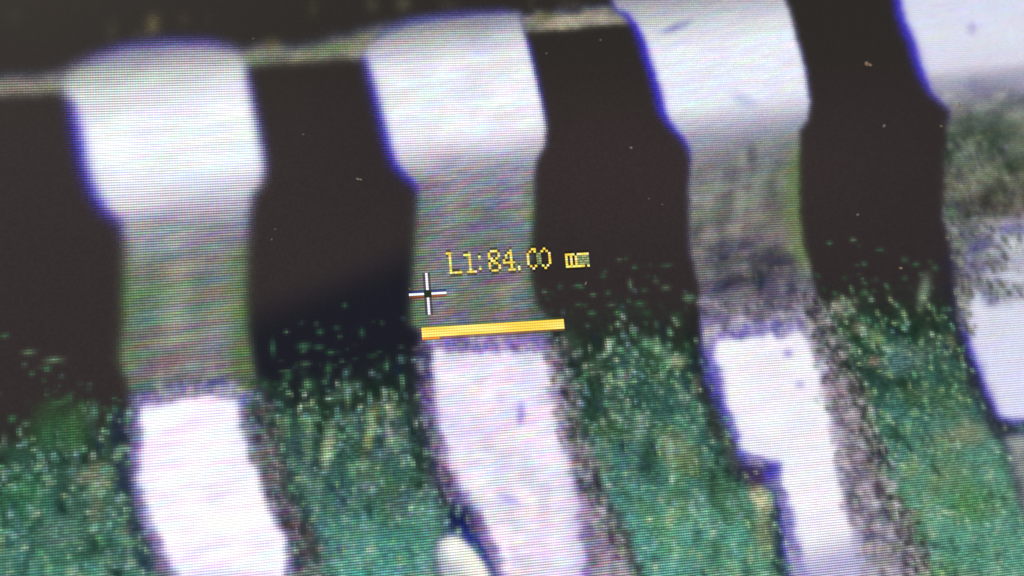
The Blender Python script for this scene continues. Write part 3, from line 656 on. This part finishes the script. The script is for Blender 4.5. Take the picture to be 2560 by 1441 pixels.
# ------------------------------------------------------------------ dust lying on the glass
def dust_material(name, c):
    m, N, L = mat(name); bs = N['Principled BSDF']; bs.inputs['Roughness'].default_value = .8
    nt = N.new('ShaderNodeTexNoise'); nt.inputs['Scale'].default_value = 6000; tc = N.new('ShaderNodeTexCoord'); L.new(tc.outputs['Object'], nt.inputs['Vector'])
    cr = N.new('ShaderNodeValToRGB'); cr.color_ramp.elements[0].position = .35; cr.color_ramp.elements[1].position = .65
    cr.color_ramp.elements[0].color = (c[0] * .45, c[1] * .4, c[2] * .35, 1); cr.color_ramp.elements[1].color = (*c, 1)
    L.new(nt.outputs[0], cr.inputs[0]); L.new(cr.outputs[0], bs.inputs['Base Color']); return m
M_TAN = dust_material('tan_dust', (.80, .62, .44)); M_PALE = dust_material('pale_dust', (.60, .56, .50)); M_FINE = dust_material('fine_dust', (.30, .28, .26))
def speck(name, x, y, L_, w_, ang, m, label, seed, lobes=1, group='dust specks lying on the screen'):
    """an irregular flake of dust: length and width in display pixels"""
    import bmesh
    r = random.Random(seed); bm = bmesh.new()
    for q in range(lobes):
        s = bmesh.ops.create_icosphere(bm, subdivisions=2, radius=1.0)
        k = 1.0 - .35 * q; ox = q * L_ * .42
        for v in s['verts']:
            f = 1 + r.uniform(-.32, .32)
            v.co = Vector(((v.co.x * L_ / 2 * k * f * (1 if lobes == 1 else .55) + ox - (lobes - 1) * L_ * .2) * P, v.co.y * w_ * .3 * f * P, (v.co.z * w_ / 2 * k * f + (q * .35 * w_)) * P))
    me = bpy.data.meshes.new(name); bm.to_mesh(me); bm.free()
    u, v = to_screen(x, y)
    o = bpy.data.objects.new(name, me); S.collection.objects.link(o); me.materials.append(m)
    o.location = world(u, v, -w_ * .3 * P - .00002)
    o.rotation_euler = (0, ang, 0)
    o['label'] = label; o['category'] = 'dust speck'; o['group'] = group
    return o
for k, a in enumerate([
    (2168, 164, 3.6, 1.9, .7, M_TAN, 'largest dust speck, a tan crumb on the dark gap near the upper right corner', 3),
    (897, 450, 3.0, .9, .5, M_PALE, 'thin pale dust flake in the dark gap between the first two leads', 2),
    (2398, 264, 1.9, 1.2, 1.0, M_PALE, 'pale triangular dust speck on the top of the rightmost lead', 1),
    (2209, 316, 1.6, 1.1, -.8, M_PALE, 'pale dust speck on the dark gap just below the largest tan crumb', 1),
    (1577, 371, 1.3, 1.1, 0, M_PALE, 'round pale dust dot in the middle of the gap between second and third leads', 1),
    (1501, 102, 1.2, .9, 0, M_TAN, 'tiny tan dust dot under the pale line left of the third lead', 1),
    (1366, 135, 1.2, .8, 0, M_PALE, 'tiny dust dot close to the right side of the second lead shoulder', 1),
    (1621, 498, 1.0, .9, 0, M_PALE, 'tiny dust dot near the neck of the third lead, upper of a close pair', 1),
    (1655, 512, 1.1, .6, 0, M_PALE, 'tiny dust dot near the neck of the third lead, lower of a close pair', 1),
    (2143, 538, 1.4, 1.0, 0, M_PALE, 'faint dust dot above the green specks between the third and fourth leads', 1),
    (1024, 724, 1.2, .9, -1, M_PALE, 'minute pale dust speck touching the left arm of the crosshair', 1),
    (2251, 671, 1.4, .9, .4, M_TAN, 'pinkish dust speck among the green specks beside the rightmost lead', 1),
    (688, 574, 1.0, .8, 0, M_PALE, 'minute dust dot beside the neck of the leftmost lead, upper of two', 1),
    (679, 600, 1.0, .8, 0, M_PALE, 'minute dust dot beside the neck of the leftmost lead, lower of two', 1),
    (1464, 709, 1.4, .6, -1.0, M_PALE, 'thin dust fleck right below the letters mm of the reading', 1),
    (633, 98, 1.0, .8, 0, M_PALE, 'minute dust dot on the dark chip body above the pale line', 1),
    (758, 337, 1.0, .8, 0, M_PALE, 'minute dust dot beside the shoulder of the leftmost lead', 1),
    (2352, 316, 1.3, .6, .3, M_TAN, 'yellowish dust fleck against the left edge of the rightmost lead', 1),
    (162, 1076, 1.0, .7, 0, M_PALE, 'minute dust dot over the green at the lower left', 1) ]):
    if a[2] <= 1.25: a = a[:5] + (M_FINE,) + a[6:]
    speck('dust_speck', *a[:7], seed=200 + k, lobes=a[7] if a[7] < 3 else 2)
